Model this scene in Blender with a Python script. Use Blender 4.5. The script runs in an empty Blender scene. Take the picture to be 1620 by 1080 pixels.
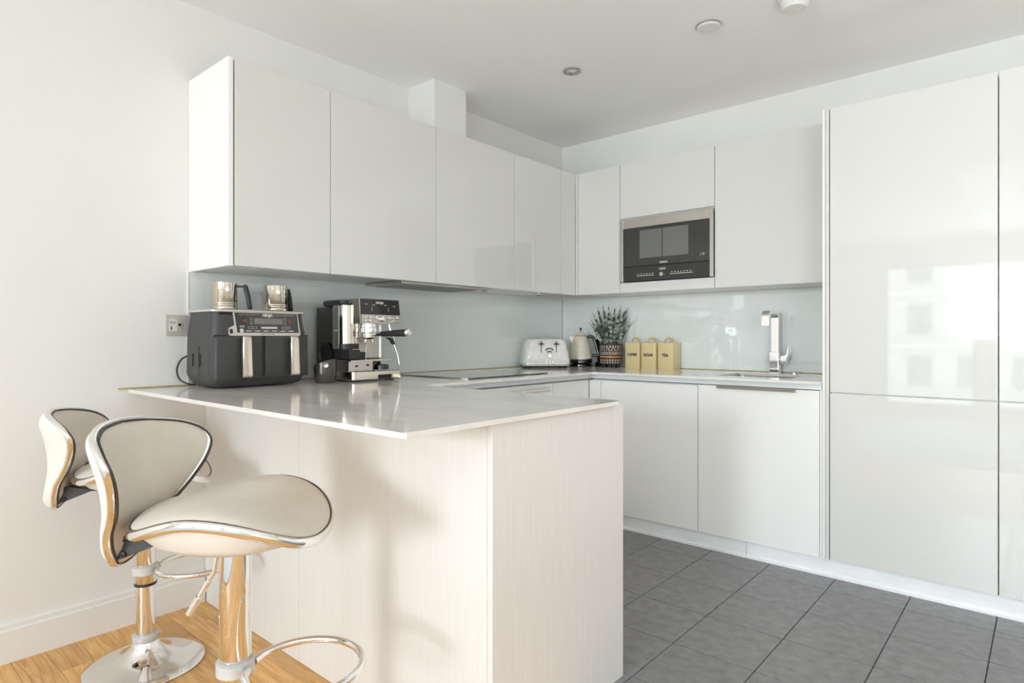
import bpy, bmesh, math, random
from math import pi, sin, cos, radians
from mathutils import Vector, Matrix
random.seed(7)
S = bpy.context.scene
COL = S.collection

# ---------------------------------------------------------------- camera
cd = bpy.data.cameras.new('camera')
cam = bpy.data.objects.new('camera', cd); COL.objects.link(cam)
cam.location = (2.69, -3.659, 1.086)
cam.rotation_euler = (pi/2, 0, radians(40.96))
cd.sensor_width = 36.0; cd.lens = 980/1620*36
cd.shift_y = -7/1620
cd.clip_start = 0.02; cd.clip_end = 400
S.camera = cam

# ---------------------------------------------------------------- light and exposure
S.view_settings.view_transform = 'Standard'
S.view_settings.look = 'None'
S.view_settings.gamma = 1.0
S.view_settings.use_curve_mapping = False
S.view_settings.exposure = -0.27
S.cycles.max_bounces = 14
S.cycles.diffuse_bounces = 8
S.cycles.glossy_bounces = 6
S.cycles.transmission_bounces = 8
S.cycles.sample_clamp_indirect = 8
S.cycles.caustics_reflective = False
S.cycles.use_denoising = True
W = bpy.data.worlds.new('overcast_sky'); S.world = W; W.use_nodes = True
wn = W.node_tree.nodes; wl = W.node_tree.links
bg = wn['Background']
tc = wn.new('ShaderNodeTexCoord'); sx = wn.new('ShaderNodeSeparateXYZ'); rp = wn.new('ShaderNodeValToRGB')
wl.new(tc.outputs['Generated'], sx.inputs[0]); wl.new(sx.outputs['Z'], rp.inputs[0]); wl.new(rp.outputs[0], bg.inputs[0])
rp.color_ramp.elements[0].color = (.79, .91, 1, 1); rp.color_ramp.elements[1].color = (.68, .86, 1, 1)
bg.inputs[1].default_value = 9.5

def area(name, loc, rot, sx_, sy_, power, color=(1, 1, 1), portal=False, spread=180):
    l = bpy.data.lights.new(name, 'AREA'); l.shape = 'RECTANGLE'; l.size = sx_; l.size_y = sy_
    l.energy = power; l.color = color; l.spread = radians(spread)
    if portal: l.cycles.is_portal = True
    o = bpy.data.objects.new(name, l); COL.objects.link(o); o.location = loc; o.rotation_euler = rot
    return o
YW = -8.0      # the window wall behind the camera
WIN = [(0.85, 1.95), (2.10, 3.40), (3.60, 4.90)]
WZ0, WZ1 = 0.10, 2.12
for i, (a, b) in enumerate(WIN):
    area('window_portal', ((a+b)/2, YW-0.02, (WZ0+WZ1)/2), (pi/2, 0, 0), b-a, WZ1-WZ0, 10, portal=True)
area('room_fill', (3.6, -5.4, 2.40), (0, 0, 0), 3.0, 3.6, 20, (.82, .93, 1))
area('window_daylight', (2.15, YW+.06, 1.55), (radians(86), 0, 0), 0.8, 0.9, 46, (.84, .94, 1), spread=100)
area('window_side_fill', (4.4, -5.0, 1.2), (pi/2, 0, radians(12)), 1.4, 1.5, 20, (.84, .94, 1), spread=95)  # added fill lamp in mid-room, aimed at the kitchen fronts; no window here
area('bounce_light', (4.4, -2.6, .4), (pi, 0, 0), 1.6, 2.4, 36, (.80, .92, 1))  # added upward lamp standing in for bounced light, brightens the ceiling

# ---------------------------------------------------------------- materials
def mat(name, color=(.8, .8, .8), rough=.5, metal=0.0, coat=0.0, spec=.5, coat_rough=.03, trans=0.0, ior=1.5, emit=None, estr=0):
    m = bpy.data.materials.new(name); m.use_nodes = True
    b = m.node_tree.nodes['Principled BSDF']
    b.inputs['Base Color'].default_value = (*color, 1)
    b.inputs['Roughness'].default_value = rough; b.inputs['Metallic'].default_value = metal
    b.inputs['Coat Weight'].default_value = coat; b.inputs['Coat Roughness'].default_value = coat_rough
    b.inputs['Specular IOR Level'].default_value = spec
    b.inputs['Transmission Weight'].default_value = trans; b.inputs['IOR'].default_value = ior
    if emit: b.inputs['Emission Color'].default_value = (*emit, 1); b.inputs['Emission Strength'].default_value = estr
    return m
def srgb(r, g, b):
    f = lambda c: (c/255/12.92) if c/255 <= .04045 else ((c/255+.055)/1.055)**2.4
    return (f(r), f(g), f(b))
def nodes(m): return m.node_tree.nodes, m.node_tree.links, m.node_tree.nodes['Principled BSDF']
def add_noise(m, c1, c2, scale=5, detail=4, stretch=(1, 1, 1), lo=.35, hi=.65, bump=0, bdist=.001, rough=None, coords='Object', rnd=False, distortion=0.0):
    n, l, b = nodes(m)
    t = n.new('ShaderNodeTexCoord'); mp = n.new('ShaderNodeMapping'); mp.inputs['Scale'].default_value = stretch
    l.new(t.outputs[coords], mp.inputs[0])
    if rnd:
        oi = n.new('ShaderNodeObjectInfo'); sc = n.new('ShaderNodeVectorMath'); sc.operation = 'SCALE'
        cb = n.new('ShaderNodeCombineXYZ'); l.new(oi.outputs['Random'], cb.inputs[0]); l.new(oi.outputs['Random'], cb.inputs[1])
        l.new(cb.outputs[0], sc.inputs[0]); sc.inputs['Scale'].default_value = 37
        l.new(sc.outputs[0], mp.inputs['Location'])
    tx = n.new('ShaderNodeTexNoise'); tx.inputs['Scale'].default_value = scale; tx.inputs['Detail'].default_value = detail
    tx.inputs['Distortion'].default_value = distortion
    l.new(mp.outputs[0], tx.inputs['Vector'])
    r = n.new('ShaderNodeValToRGB'); r.color_ramp.elements[0].position = lo; r.color_ramp.elements[1].position = hi
    r.color_ramp.elements[0].color = (*c1, 1); r.color_ramp.elements[1].color = (*c2, 1)
    l.new(tx.outputs[0], r.inputs[0]); l.new(r.outputs[0], b.inputs['Base Color'])
    if bump:
        bp = n.new('ShaderNodeBump'); bp.inputs['Strength'].default_value = bump; bp.inputs['Distance'].default_value = bdist
        l.new(tx.outputs[0], bp.inputs['Height']); l.new(bp.outputs[0], b.inputs['Normal'])
    if rough:
        mr = n.new('ShaderNodeMapRange'); mr.inputs['To Min'].default_value = rough[0]; mr.inputs['To Max'].default_value = rough[1]
        l.new(tx.outputs[0], mr.inputs[0]); l.new(mr.outputs[0], b.inputs['Roughness'])
    return m, tx, r
M = {}
M['wall'] = mat('wall_paint', srgb(232, 230, 226), .75, spec=.2)
add_noise(M['wall'], srgb(229, 227, 223), srgb(231, 229, 225), 3, 3, bump=.04, bdist=.002)
M['ceiling'] = mat('ceiling_paint', srgb(243, 242, 240), .85, spec=.15)
M['gloss'] = mat('gloss_white_lacquer', srgb(219, 217, 213), .04, spec=.55, coat=.4, coat_rough=.012)
M['satin'] = mat('satin_white_laminate', srgb(242, 240, 237), .32, spec=.4)
M['grain'] = mat('white_wood_grain_laminate', srgb(230, 226, 221), .38, spec=.35)
add_noise(M['grain'], srgb(220, 216, 212), srgb(232, 229, 226), 9, 5, (30, 30, .6), .2, .8, bump=.25, bdist=.0006)
M['panel'] = mat('white_panel_fine_grain', srgb(226, 224, 220), .38, spec=.35)
add_noise(M['panel'], srgb(223, 221, 217), srgb(229, 227, 223), 9, 4, (30, 30, .6), .3, .7, bump=.08, bdist=.0005)
M['edge'] = mat('grey_cabinet_carcass', srgb(150, 147, 142), .5)
M['alu'] = mat('matt_aluminium_profile', srgb(226, 229, 230), .4, metal=.1)
M['plinth'] = mat('brushed_metal_plinth', srgb(230, 230, 230), .22, metal=.0)
add_noise(M['plinth'], srgb(240, 240, 240), srgb(250, 250, 250), 7, 6, (1, 1, 4), .3, .7, rough=(.12, .34))
M['splash'] = mat('back_painted_glass', srgb(230, 234, 232), .03, spec=.55, coat=.3, coat_rough=.005)
M['sealant'] = mat('yellowed_sealant', srgb(168, 148, 88), .5)
M['quartz'] = mat('polished_quartz', srgb(206, 200, 194), .1, spec=.5, coat=.1, coat_rough=.01)
add_noise(M['quartz'], srgb(222, 217, 211), srgb(236, 232, 227), 3.2, 9, (1, 2.6, 1), .3, .72, distortion=.6, rough=(.07, .14))
M['tile'] = mat('grey_porcelain', srgb(120, 117, 115), .3, spec=.5)
add_noise(M['tile'], srgb(112, 110, 111), srgb(140, 138, 139), 24, 10, (1, 1, 1), .3, .7, bump=.1, bdist=.0006, rough=(.22, .42), rnd=True)
M['grout'] = mat('dark_grout', srgb(62, 60, 60), .9)
M['oak'] = mat('oiled_oak', srgb(205, 158, 98), .42, spec=.4)
_, tx, rr = add_noise(M['oak'], srgb(200, 142, 80), srgb(240, 196, 132), 3.2, 9, (1.2, 16, 16), .28, .72, bump=.15, bdist=.0006, rnd=True, distortion=1.2)
n, l, b = nodes(M['oak'])
oi = n.new('ShaderNodeObjectInfo'); hs = n.new('ShaderNodeHueSaturation'); mr = n.new('ShaderNodeMapRange')
mr.inputs['To Min'].default_value = .82; mr.inputs['To Max'].default_value = 1.1
l.new(oi.outputs['Random'], mr.inputs[0]); l.new(mr.outputs[0], hs.inputs['Value']); l.new(rr.outputs[0], hs.inputs['Color']); l.new(hs.outputs[0], b.inputs['Base Color'])
M['chrome'] = mat('polished_chrome', (.86, .85, .84), .045, metal=1)
M['steel'] = mat('brushed_stainless_steel', srgb(196, 190, 183), .25, metal=1)
add_noise(M['steel'], srgb(186, 180, 173), srgb(208, 203, 197), 14, 4, (1, 1, 60), .3, .7)
M['steelh'] = mat('polished_steel', srgb(214, 205, 192), .12, metal=1)
M['leather'] = mat('cream_leatherette', srgb(218, 211, 199), .45, spec=.4)
add_noise(M['leather'], srgb(208, 200, 187), srgb(222, 216, 205), 6, 6, lo=.3, hi=.7, bump=.12, bdist=.0012)
M['leatherw'] = mat('white_leatherette_back', srgb(232, 229, 222), .42, spec=.4)
M['piping'] = mat('dark_brown_piping', srgb(62, 54, 44), .45)
M['black'] = mat('black_plastic', srgb(42, 42, 43), .42)
M['charcoal'] = mat('charcoal_plastic', srgb(66, 65, 65), .45, spec=.45)
M['blackg'] = mat('gloss_black', srgb(22, 22, 23), .07, spec=.5, coat=.5)
M['dark'] = mat('dark_recess', srgb(28, 26, 24), .8)
M['smoke'] = mat('smoked_black_glass', srgb(40, 38, 36), .04, spec=.6, coat=.5)
M['mwwin'] = mat('microwave_window', srgb(106, 106, 103), .08, spec=.6, coat=.4)
M['cream'] = mat('pale_grey_panel', srgb(207, 200, 190), .35, metal=.25)
M['display'] = mat('grey_display', srgb(120, 116, 110), .25)
M['print'] = mat('white_print', srgb(215, 213, 208), .5)
M['printd'] = mat('dark_print', srgb(62, 52, 44), .6)
M['red'] = mat('red_print', srgb(140, 72, 60), .5)
M['toaster'] = mat('pearl_white_enamel', srgb(233, 230, 224), .22, coat=.3)
add_noise(M['toaster'], srgb(228, 225, 219), srgb(238, 236, 231), 30, 2, bump=.15, bdist=.002)
M['kettle'] = mat('cream_enamel', srgb(226, 217, 200), .25, coat=.3)
add_noise(M['kettle'], srgb(221, 211, 193), srgb(231, 224, 209), 28, 2, bump=.25, bdist=.003)
M['tin'] = mat('butter_yellow_enamel', srgb(228, 207, 158), .35, coat=.1)
M['tinh'] = mat('brass_coloured_handle', srgb(186, 168, 112), .4)
M['plastic'] = mat('white_plastic', srgb(226, 225, 221), .4)
M['clear'] = mat('clear_plastic_wrap', srgb(240, 240, 238), .15, trans=.35)
M['orange'] = mat('orange_glaze', srgb(232, 150, 78), .4)
M['potdark'] = mat('dark_brown_ceramic', srgb(50, 42, 38), .5)
M['potlight'] = mat('buff_pattern', srgb(205, 190, 175), .5)
M['soil'] = mat('dark_soil', srgb(48, 38, 30), .9)
M['leaf'] = mat('variegated_leaf', srgb(80, 95, 80), .45)
add_noise(M['leaf'], srgb(40, 56, 42), srgb(168, 176, 164), 22, 4, (1, 1, 2.2), .45, .62, rnd=True)
M['glass'] = mat('window_glass', (.95, .97, .96), .0, trans=1.0, ior=1.01, spec=.2)
_n, _l, _b = nodes(M['glass']); _tr = _n.new('ShaderNodeBsdfTransparent'); _gl = _n.new('ShaderNodeBsdfGlossy'); _gl.inputs['Roughness'].default_value = 0
_mx = _n.new('ShaderNodeMixShader'); _mx.inputs[0].default_value = .06; _l.new(_tr.outputs[0], _mx.inputs[1]); _l.new(_gl.outputs[0], _mx.inputs[2]); _l.new(_mx.outputs[0], _n['Material Output'].inputs[0])
M['frame'] = mat('window_frame_grey', srgb(150, 150, 150), .4)
M['rug'] = mat('pale_wool', srgb(205, 208, 212), .95, spec=.1)  # pale cover of the floor sheet added behind the camera
M['build'] = mat('pale_render', srgb(206, 204, 198), .8)
M['bwin'] = mat('dark_window_glass', srgb(90, 100, 110), .2)
M['knock'] = mat('gunmetal_plastic', srgb(92, 88, 84), .22, metal=.6)

# ---------------------------------------------------------------- helpers
def bm_box(bm, x0, x1, y0, y1, z0, z1, bev=0, seg=2):
    r = bmesh.ops.create_cube(bm, size=1)
    vs = r['verts']
    bmesh.ops.scale(bm, vec=(x1-x0, y1-y0, z1-z0), verts=vs)
    bmesh.ops.translate(bm, vec=((x0+x1)/2, (y0+y1)/2, (z0+z1)/2), verts=vs)
    if bev:
        es = list({e for v in vs for e in v.link_edges})
        bmesh.ops.bevel(bm, geom=es, offset=bev, segments=seg, affect='EDGES', profile=.5)
def rings(bm, R, cap=True, closed=True, loop=False):
    """skin a list of rings (lists of points) in order"""
    V = [[bm.verts.new(p) for p in r] for r in R]
    n = len(V[0]); m = len(V)
    for i in range(m if loop else m-1):
        a, b = V[i], V[(i+1) % m]
        for j in range(n if closed else n-1):
            k = (j+1) % n
            bm.faces.new((a[j], a[k], b[k], b[j]))
    if cap and closed and not loop:
        bm.faces.new(list(reversed(V[0]))); bm.faces.new(V[-1])
    return V
def circ(x, y, z, r, n=32, ry=None): return [(x+r*cos(2*pi*i/n), y+(ry or r)*sin(2*pi*i/n), z) for i in range(n)]
def bm_lathe(bm, prof, n=40, c=(0, 0, 0), cap=True):
    rings(bm, [circ(c[0], c[1], c[2]+z, max(r, 1e-4), n) for r, z in prof], cap)
def rrect(cx, cy, z, hx, hy, r, n=5):
    r = min(r, hx*.999, hy*.999); P = []
    for k, (sx_, sy_) in enumerate(((1, 1), (-1, 1), (-1, -1), (1, -1))):
        for i in range(n+1):
            a = pi/2*(k + i/n)
            P.append((cx+sx_*(hx-r)+r*cos(a), cy+sy_*(hy-r)+r*sin(a), z))
    return P
def bm_tube(bm, path, r, n=12, closed=False, flat=None, up=None):
    """sweep a circle (or ellipse r x flat) along a path"""
    P = [Vector(p) for p in path]; m = len(P); R = []
    T = []
    for i in range(m):
        if closed: t = P[(i+1) % m]-P[i-1]
        else: t = P[min(i+1, m-1)]-P[max(i-1, 0)]
        T.append(t.normalized())
    u = up if up else (Vector((0, 0, 1)) if abs(T[0].z) < .9 else Vector((1, 0, 0)))
    for i in range(m):
        s = T[i].cross(u)
        if s.length < 1e-4: s = T[i].cross(Vector((0, 1, 0)))
        s.normalize(); w = s.cross(T[i]).normalized()
        if not up: u = w
        R.append([tuple(P[i]+s*(r*cos(2*pi*k/n))+w*((flat or r)*sin(2*pi*k/n))) for k in range(n)])
    rings(bm, R, cap=not closed, loop=closed)
def bm_prism(bm, pts, axis, a, b):
    """extrude 2d polygon pts along axis from a to b"""
    def q(p, t):
        if axis == 'x': return (t, p[0], p[1])
        if axis == 'y': return (p[0], t, p[1])
        return (p[0], p[1], t)
    rings(bm, [[q(p, a) for p in pts], [q(p, b) for p in pts]])
def spline(P, per=8, closed=False):
    P = [Vector(p) for p in P]; out = []; m = len(P)
    for i in range(m if closed else m-1):
        if closed: a, b, c, d = P[i-1], P[i], P[(i+1) % m], P[(i+2) % m]
        else: a, b, c, d = P[max(i-1, 0)], P[i], P[i+1], P[min(i+2, m-1)]
        for k in range(per):
            t = k/per
            out.append(.5*((2*b)+(c-a)*t+(2*a-5*b+4*c-d)*t*t+(3*b-a-3*c+d)*t**3))
    if not closed: out.append(P[-1])
    return out
def obj(name, bm, m, parent=None, smooth=False, off=None):
    bmesh.ops.recalc_face_normals(bm, faces=bm.faces)
    me = bpy.data.meshes.new(name); bm.to_mesh(me); bm.free()
    if isinstance(m, str): m = M[m]
    me.materials.append(m)
    o = bpy.data.objects.new(name, me); COL.objects.link(o)
    if smooth:
        me.shade_smooth()
        try: me.set_sharp_from_angle(angle=radians(smooth if smooth is not True else 40))
        except Exception: pass
    if parent:
        o.parent = parent
        if off: o.location = off
    elif off: o.location = off
    return o
def thing(name, label, cat, loc=(0, 0, 0), rz=0, group=None, kind=None):
    o = bpy.data.objects.new(name, None); COL.objects.link(o)
    o.empty_display_size = .05; o.location = loc; o.rotation_euler = (0, 0, rz)
    if label: o['label'] = label
    if cat: o['category'] = cat
    if group: o['group'] = group
    if kind: o['kind'] = kind
    return o
def tag(o, label, cat, group=None):
    o['label'] = label; o['category'] = cat
    if group: o['group'] = group
    return o
def wpart(name, t, m, boxes, bev=0, smooth=False, parent=None):
    """boxes given in world coordinates, stored under the unrotated thing t"""
    bm = bmesh.new()
    for bx in boxes: bm_box(bm, *bx, bev=bev)
    L = t.location
    bmesh.ops.translate(bm, vec=(-L.x, -L.y, -L.z), verts=bm.verts)
    return obj(name, bm, m, parent or t, smooth)
def part(name, t, m, boxes, bev=0, smooth=False):
    bm = bmesh.new()
    for bx in boxes: bm_box(bm, *bx, bev=bev)
    return obj(name, bm, m, t, smooth)
def struct(name, m, boxes, bev=0):
    bm = bmesh.new()
    for bx in boxes: bm_box(bm, *bx, bev=bev)
    o = obj(name, bm, m); o['kind'] = 'structure'; return o
def text(name, t, body, size, loc, rot, m, ext=.0004, bold=0, sx_=1, align='CENTER'):
    c = bpy.data.curves.new(name, 'FONT'); c.body = body; c.size = size; c.extrude = ext; c.offset = bold
    c.align_x = align; c.align_y = 'CENTER'; c.resolution_u = 3
    c.materials.append(M[m])
    o = bpy.data.objects.new(name, c); COL.objects.link(o)
    o.parent = t; o.location = loc; o.rotation_euler = rot; o.scale = (sx_, 1, 1)
    return o
FX = (pi/2, 0, pi/2)     # text facing +x
FY = (pi/2, 0, 0)        # text facing -y

CEIL = 2.464; FL = -0.022; H = .886; WT = .013
XR = 5.4
# ---------------------------------------------------------------- room shell
struct('wall_left', 'wall', [(-.12, 0, YW-.1, .12, FL-.1, CEIL)])
struct('wall_back', 'wall', [(0, XR, 0, .12, FL-.1, CEIL)])
struct('wall_right', 'wall', [(XR, XR+.12, YW-.1, .12, FL-.1, CEIL)])
fb = [(0, WIN[0][0], YW-.1, YW, FL-.1, CEIL), (WIN[0][1], WIN[1][0], YW-.1, YW, FL-.1, CEIL), (WIN[1][1], WIN[2][0], YW-.1, YW, FL-.1, CEIL), (WIN[2][1], XR, YW-.1, YW, FL-.1, CEIL)]
for a, b in WIN: fb += [(a, b, YW-.1, YW, FL-.1, WZ0), (a, b, YW-.1, YW, WZ1, CEIL)]
struct('wall_front', 'wall', fb)
struct('ceiling', 'ceiling', [(-.12, XR+.12, YW-.1, .12, CEIL, CEIL+.1)])
for i, (a, b) in enumerate(WIN):
    w = thing('window_%d' % (i+1), None, None, ((a+b)/2, YW-.05, WZ0), kind='structure')
    hw = (b-a)/2; hh = WZ1-WZ0
    part('window_frame', w, 'frame', [(-hw, -hw+.05, -.03, .03, 0, hh), (hw-.05, hw, -.03, .03, 0, hh), (-hw+.05, hw-.05, -.03, .03, 0, .05), (-hw+.05, hw-.05, -.03, .03, hh-.05, hh)])
    part('pane', w, 'glass', [(-hw+.05, hw-.05, -.004, .004, .05, hh-.05)])
# tiled kitchen floor
TX = [1.108+.2855*k for k in range(-4, 16)]; TY = [-.7625-.2863*k for k in range(-1, 6)]
YB = TY[-1]
struct('floor', 'grout', [(0, XR, YB, 0, FL-.1, -.004)])
fl = bpy.data.objects['floor']
g = .0016
tile_me = {}
def tile(x0, x1, y0, y1):
    key = (round(x1-x0, 3), round(y1-y0, 3))
    if key not in tile_me:
        bm = bmesh.new(); bm_box(bm, -(x1-x0)/2, (x1-x0)/2, -(y1-y0)/2, (y1-y0)/2, -.008, 0, bev=.0012, seg=1)
        me = bpy.data.meshes.new('tile'); bm.to_mesh(me); bm.free(); me.materials.append(M['tile']); tile_me[key] = me
    o = bpy.data.objects.new('tile', tile_me[key]); COL.objects.link(o); o.parent = fl
    o.location = ((x0+x1)/2, (y0+y1)/2, 0)
for i in range(len(TX)-1):
    for j in range(len(TY)-1):
        x0, x1, y1, y0 = TX[i]+g, TX[i+1]-g, TY[j]-g, TY[j+1]+g
        if x1 > XR: x1 = XR
        if j == 0: y1 = -.603
        if x0 >= x1 or x0 < .6: continue
        tile(x0, x1, y0, y1)
# oak floor
struct('floor_oak', M['dark'], [(0, XR, YW, YB-.012, FL-.1, FL-.004)])
ok = bpy.data.objects['floor_oak']; ok.name = 'floor.001'
def plank_mesh(L, Wd):
    bm = bmesh.new(); bm_box(bm, -L/2, L/2, -Wd/2, Wd/2, -.01, 0, bev=.0008, seg=1)
    me = bpy.data.meshes.new('plank'); bm.to_mesh(me); bm.free(); me.materials.append(M['oak']); return me
pm = {}
stuffbm = bmesh.new()
y = YB-.012; row = 0; PW = .098
while y-PW > YW:
    x = -random.uniform(0, .5)
    while x < XR:
        L = random.choice((.42, .49, .56, .7))
        x0, x1 = max(x, 0.0), min(x+L, XR)
        if x1-x0 > .03:
            if y > -3.75 and x0 < 2.0:
                k = round(x1-x0, 3)
                if k not in pm: pm[k] = plank_mesh(k-.0008, PW-.0008)
                o = bpy.data.objects.new('plank', pm[k]); COL.objects.link(o); o.parent = ok; o.location = ((x0+x1)/2, y-PW/2, FL)
            else:
                bm_box(stuffbm, x0+.0004, x1-.0004, y-PW+.0004, y-.0004, FL-.008, FL)
        x += L
    y -= PW; row += 1
so = obj('plank_field', stuffbm, 'oak', ok); so['kind'] = 'stuff'
struct('trim_1', 'alu', [(1.68, XR, YB-.011, YB, FL-.05, .0)])
# skirting
bm = bmesh.new()
bm_prism(bm, [(0, FL), (.018, FL), (.018, FL+.108), (.013, FL+.113), (.013, FL+.128), (.008, FL+.134), (0, FL+.134)], 'y', YW, -2.541)
o = obj('baseboard_left', bm, 'wall'); o['kind'] = 'structure'
# boxed duct
struct('trim_2', 'wall', [(0, .213, -1.437, -1.2, 2.139, CEIL)])
# splashbacks
t = tag(obj('splashback', (lambda b: (bm_box(b, .0006, .0062, -2.603, -.007, H+.002, 1.356), b)[1])(bmesh.new()), 'splash'), 'pale grey glass splashback behind the coffee machine on the left wall', 'splashback')
t = tag(obj('splashback', (lambda b: (bm_box(b, .007, 1.912, -.0062, -.0006, H+.002, 1.356), b)[1])(bmesh.new()), 'splash'), 'pale grey glass splashback behind the tap and the yellow tins', 'splashback')
struct('trim_3', 'sealant', [(0.0065, .0095, -2.86, -.01, H, H+.004), (.0065, 1.913, -.0095, -.0065, H, H+.004), (.0062, .009, -.009, -.0062, H+.004, 1.35)])
struct('trim_4', 'plastic', [(0.0, .008, -2.606, -2.603, H, 1.356)])

# ---------------------------------------------------------------- worktop with a sink cut out
SX0, SX1, SY0, SY1 = 1.375, 1.74, -.50, -.20
bm = bmesh.new()
XL = .716; YP = -1.958; XE = 1.675; YF = -2.832
def slab(poly, z0, z1):
    rings(bm, [[(x, y, z0) for x, y in poly], [(x, y, z0+.001) for x, y in poly], [(x, y, z1) for x, y in poly]])
def poly_slab(bm, poly, z0, z1): rings(bm, [[(x, y, z0) for x, y in poly], [(x, y, z1) for x, y in poly]])
r_ = .02
corner = lambda cx, cy, a0, a1, r=r_: [(cx+r*cos(a0+(a1-a0)*i/6), cy+r*sin(a0+(a1-a0)*i/6)) for i in range(7)]
outer = [(0.001, -.007), (0.001, -2.80), (.028, YF)] + [(XE-.006, YF), (XE, YF+.006)] + corner(XE-.025, YP-.025, 0, pi/2, .025) + [(XL+.02, YP), (XL, YP+.02), (XL, -.69), (XL+.02, -.67), (1.913, -.67), (1.913, -.007)]
hole = [(SX0, SY0), (SX1, SY0), (SX1, SY1), (SX0, SY1)]
ov = [bm.verts.new((x, y, H)) for x, y in outer]; hv = [bm.verts.new((x, y, H)) for x, y in hole]
es = [bm.edges.new((L[i], L[(i+1) % len(L)])) for L in (ov, hv) for i in range(len(L))]
bmesh.ops.triangle_fill(bm, edges=es, use_beauty=True)
top = list(bm.faces)
ext = bmesh.ops.extrude_face_region(bm, geom=top)
bmesh.ops.translate(bm, vec=(0, 0, -WT), verts=[v for v in ext['geom'] if isinstance(v, bmesh.types.BMVert)])
wt = obj('worktop', bm, 'quartz')
bv = wt.modifiers.new('bevel', 'BEVEL'); bv.width = .003; bv.segments = 3; bv.limit_method = 'ANGLE'; bv.angle_limit = radians(35)
tag(wt, 'thin polished grey-beige stone worktop running round the kitchen and over the peninsula', 'worktop')

# sink under the cut-out
t = thing('sink', 'stainless steel undermounted sink below the chrome tap', 'sink', ((SX0+SX1)/2, (SY0+SY1)/2, H-.18))
z0, z1 = H-.18, H-WT-.0005
bm = bmesh.new()
hx, hy = (SX1-SX0)/2, (SY1-SY0)/2
R = [rrect(0, 0, 0.0, hx-.02, hy-.02, .03), rrect(0, 0, 0.004, hx+.002, hy+.002, .03), rrect(0, 0, z1-z0, hx+.004, hy+.004, .03), rrect(0, 0, z1-z0, hx+.014, hy+.014, .03)]
rings(bm, R, cap=False); bm.faces.new([bm.verts.new(p) for p in rrect(0, 0, 0.0, hx-.02, hy-.02, .03)])
obj('bowl', bm, 'steel', t, 30)
bm = bmesh.new(); bm_lathe(bm, [(.038, .001), (.04, .004), (.02, .006), (.0, .005)], 24); obj('drain', bm, 'chrome', t, 40)
bm = bmesh.new(); bm_box(bm, SX0+.03, SX0+.10, SY1-.04, SY1-.012, H-.07, H-.035, bev=.01)
t2 = obj('sponge', bm, M['red'], None); tag(t2, 'red sponge just showing inside the sink', 'sponge')

# ---------------------------------------------------------------- wall cabinets, left wall
ZB, ZT = 1.357, 2.139
def wall_unit_left(y0, y1, label, extra=None):
    t = thing('wall_cabinet', label, 'wall cabinet', (0.0, (y0+y1)/2, ZB), group='glossy white wall cabinets')
    wpart('carcass', t, 'satin', [(.001, .344, y0+.0008, y1-.0008, ZB+.004, ZT-.003)])
    wpart('door', t, 'gloss', [(.347, .366, y0+.0016, y1-.0016, ZB, ZT)], bev=.0012)
    return t
u = wall_unit_left(-2.578, -2.166, 'narrow glossy white wall cabinet above the air fryer, first beside the bare wall')
wpart('side_panel', u, 'satin', [(.001, .362, -2.601, -2.583, ZB-.002, ZT+.004)], bev=.001)
u2 = wall_unit_left(-2.166, -1.562, 'wide glossy white wall cabinet above the coffee machine')
u3 = wall_unit_left(-1.562, -.962, 'wide glossy white wall cabinet whose left edge is below the boxed duct')
u4 = wall_unit_left(-.962, -.514, 'glossy white wall cabinet next to the corner strip above the toaster')
t = thing('corner_filler', 'narrow white filler strips closing the inner corner between the wall cabinets', 'filler', (.366, -.353, ZB))
wpart('filler_panel', t, 'gloss', [(.347, .366, -.512, -.356, ZB, ZT)], bev=.001)
wpart('filler_panel', t, 'gloss', [(.367, .384, -.353, -.334, ZB, ZT)], bev=.001)
# hood under units 2/3
t = thing('extractor_hood', 'slim built-in extractor under the wall cabinets above the hob', 'extractor', (.18, -1.45, ZB-.012))
wpart('hood_body', t, 'steel', [(.05, .34, -1.76, -1.16, ZB-.012, ZB+.003)], bev=.003)
wpart('filter', t, 'edge', [(.08, .31, -1.72, -1.46, ZB-.014, ZB-.0121)])
wpart('filter', t, 'edge', [(.08, .31, -1.45, -1.20, ZB-.014, ZB-.0121)])
for i, (yy, lb) in enumerate(((-1.10, 'tiny round light under the wall cabinet right of the extractor'), (-.60, 'tiny round light under the wall cabinet above the toaster'))):
    t = thing('cabinet_light', lb, 'light', (.26, yy, ZB-.010))
    bm = bmesh.new(); bm_lathe(bm, [(.034, .0135), (.034, .003), (.028, 0), (.02, .001)], 28); obj('ring', bm, 'chrome', t, 40)
    bm = bmesh.new(); bm_lathe(bm, [(.019, .0), (.019, .005)], 24); obj('lens', bm, 'dark', t, 40)

# ---------------------------------------------------------------- wall cabinets, back wall
def wall_unit_back(x0, x1, label, z0=ZB, z1=ZT, split=None):
    t = thing('wall_cabinet', label, 'wall cabinet', ((x0+x1)/2, 0, z0), group='glossy white wall cabinets')
    if not split: wpart('carcass', t, 'satin', [(x0+.0008, x1-.0008, -.331, -.001, z0+.004, z1-.003)])
    if not split: wpart('door', t, 'gloss', [(x0+.0016, x1-.0016, -.353, -.334, z0, z1)], bev=.0012)
    return t
wall_unit_back(.386, .697, 'narrow glossy white wall cabinet left of the microwave')
t = wall_unit_back(.697, 1.297, 'glossy white wall cabinet with the built-in microwave below its flap', split=True)
wpart('carcass', t, 'satin', [(.698, 1.2962, -.331, -.001, 1.802, ZT-.003), (.698, .712, -.331, -.001, ZB+.004, 1.802), (1.282, 1.2962, -.331, -.001, ZB+.004, 1.802), (.712, 1.282, -.331, -.001, ZB+.004, 1.414), (.712, 1.282, -.02, -.001, 1.414, 1.802)])
wpart('flap_door', t, 'gloss', [(.6986, 1.2954, -.353, -.334, 1.808, ZT)], bev=.0012)
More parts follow.
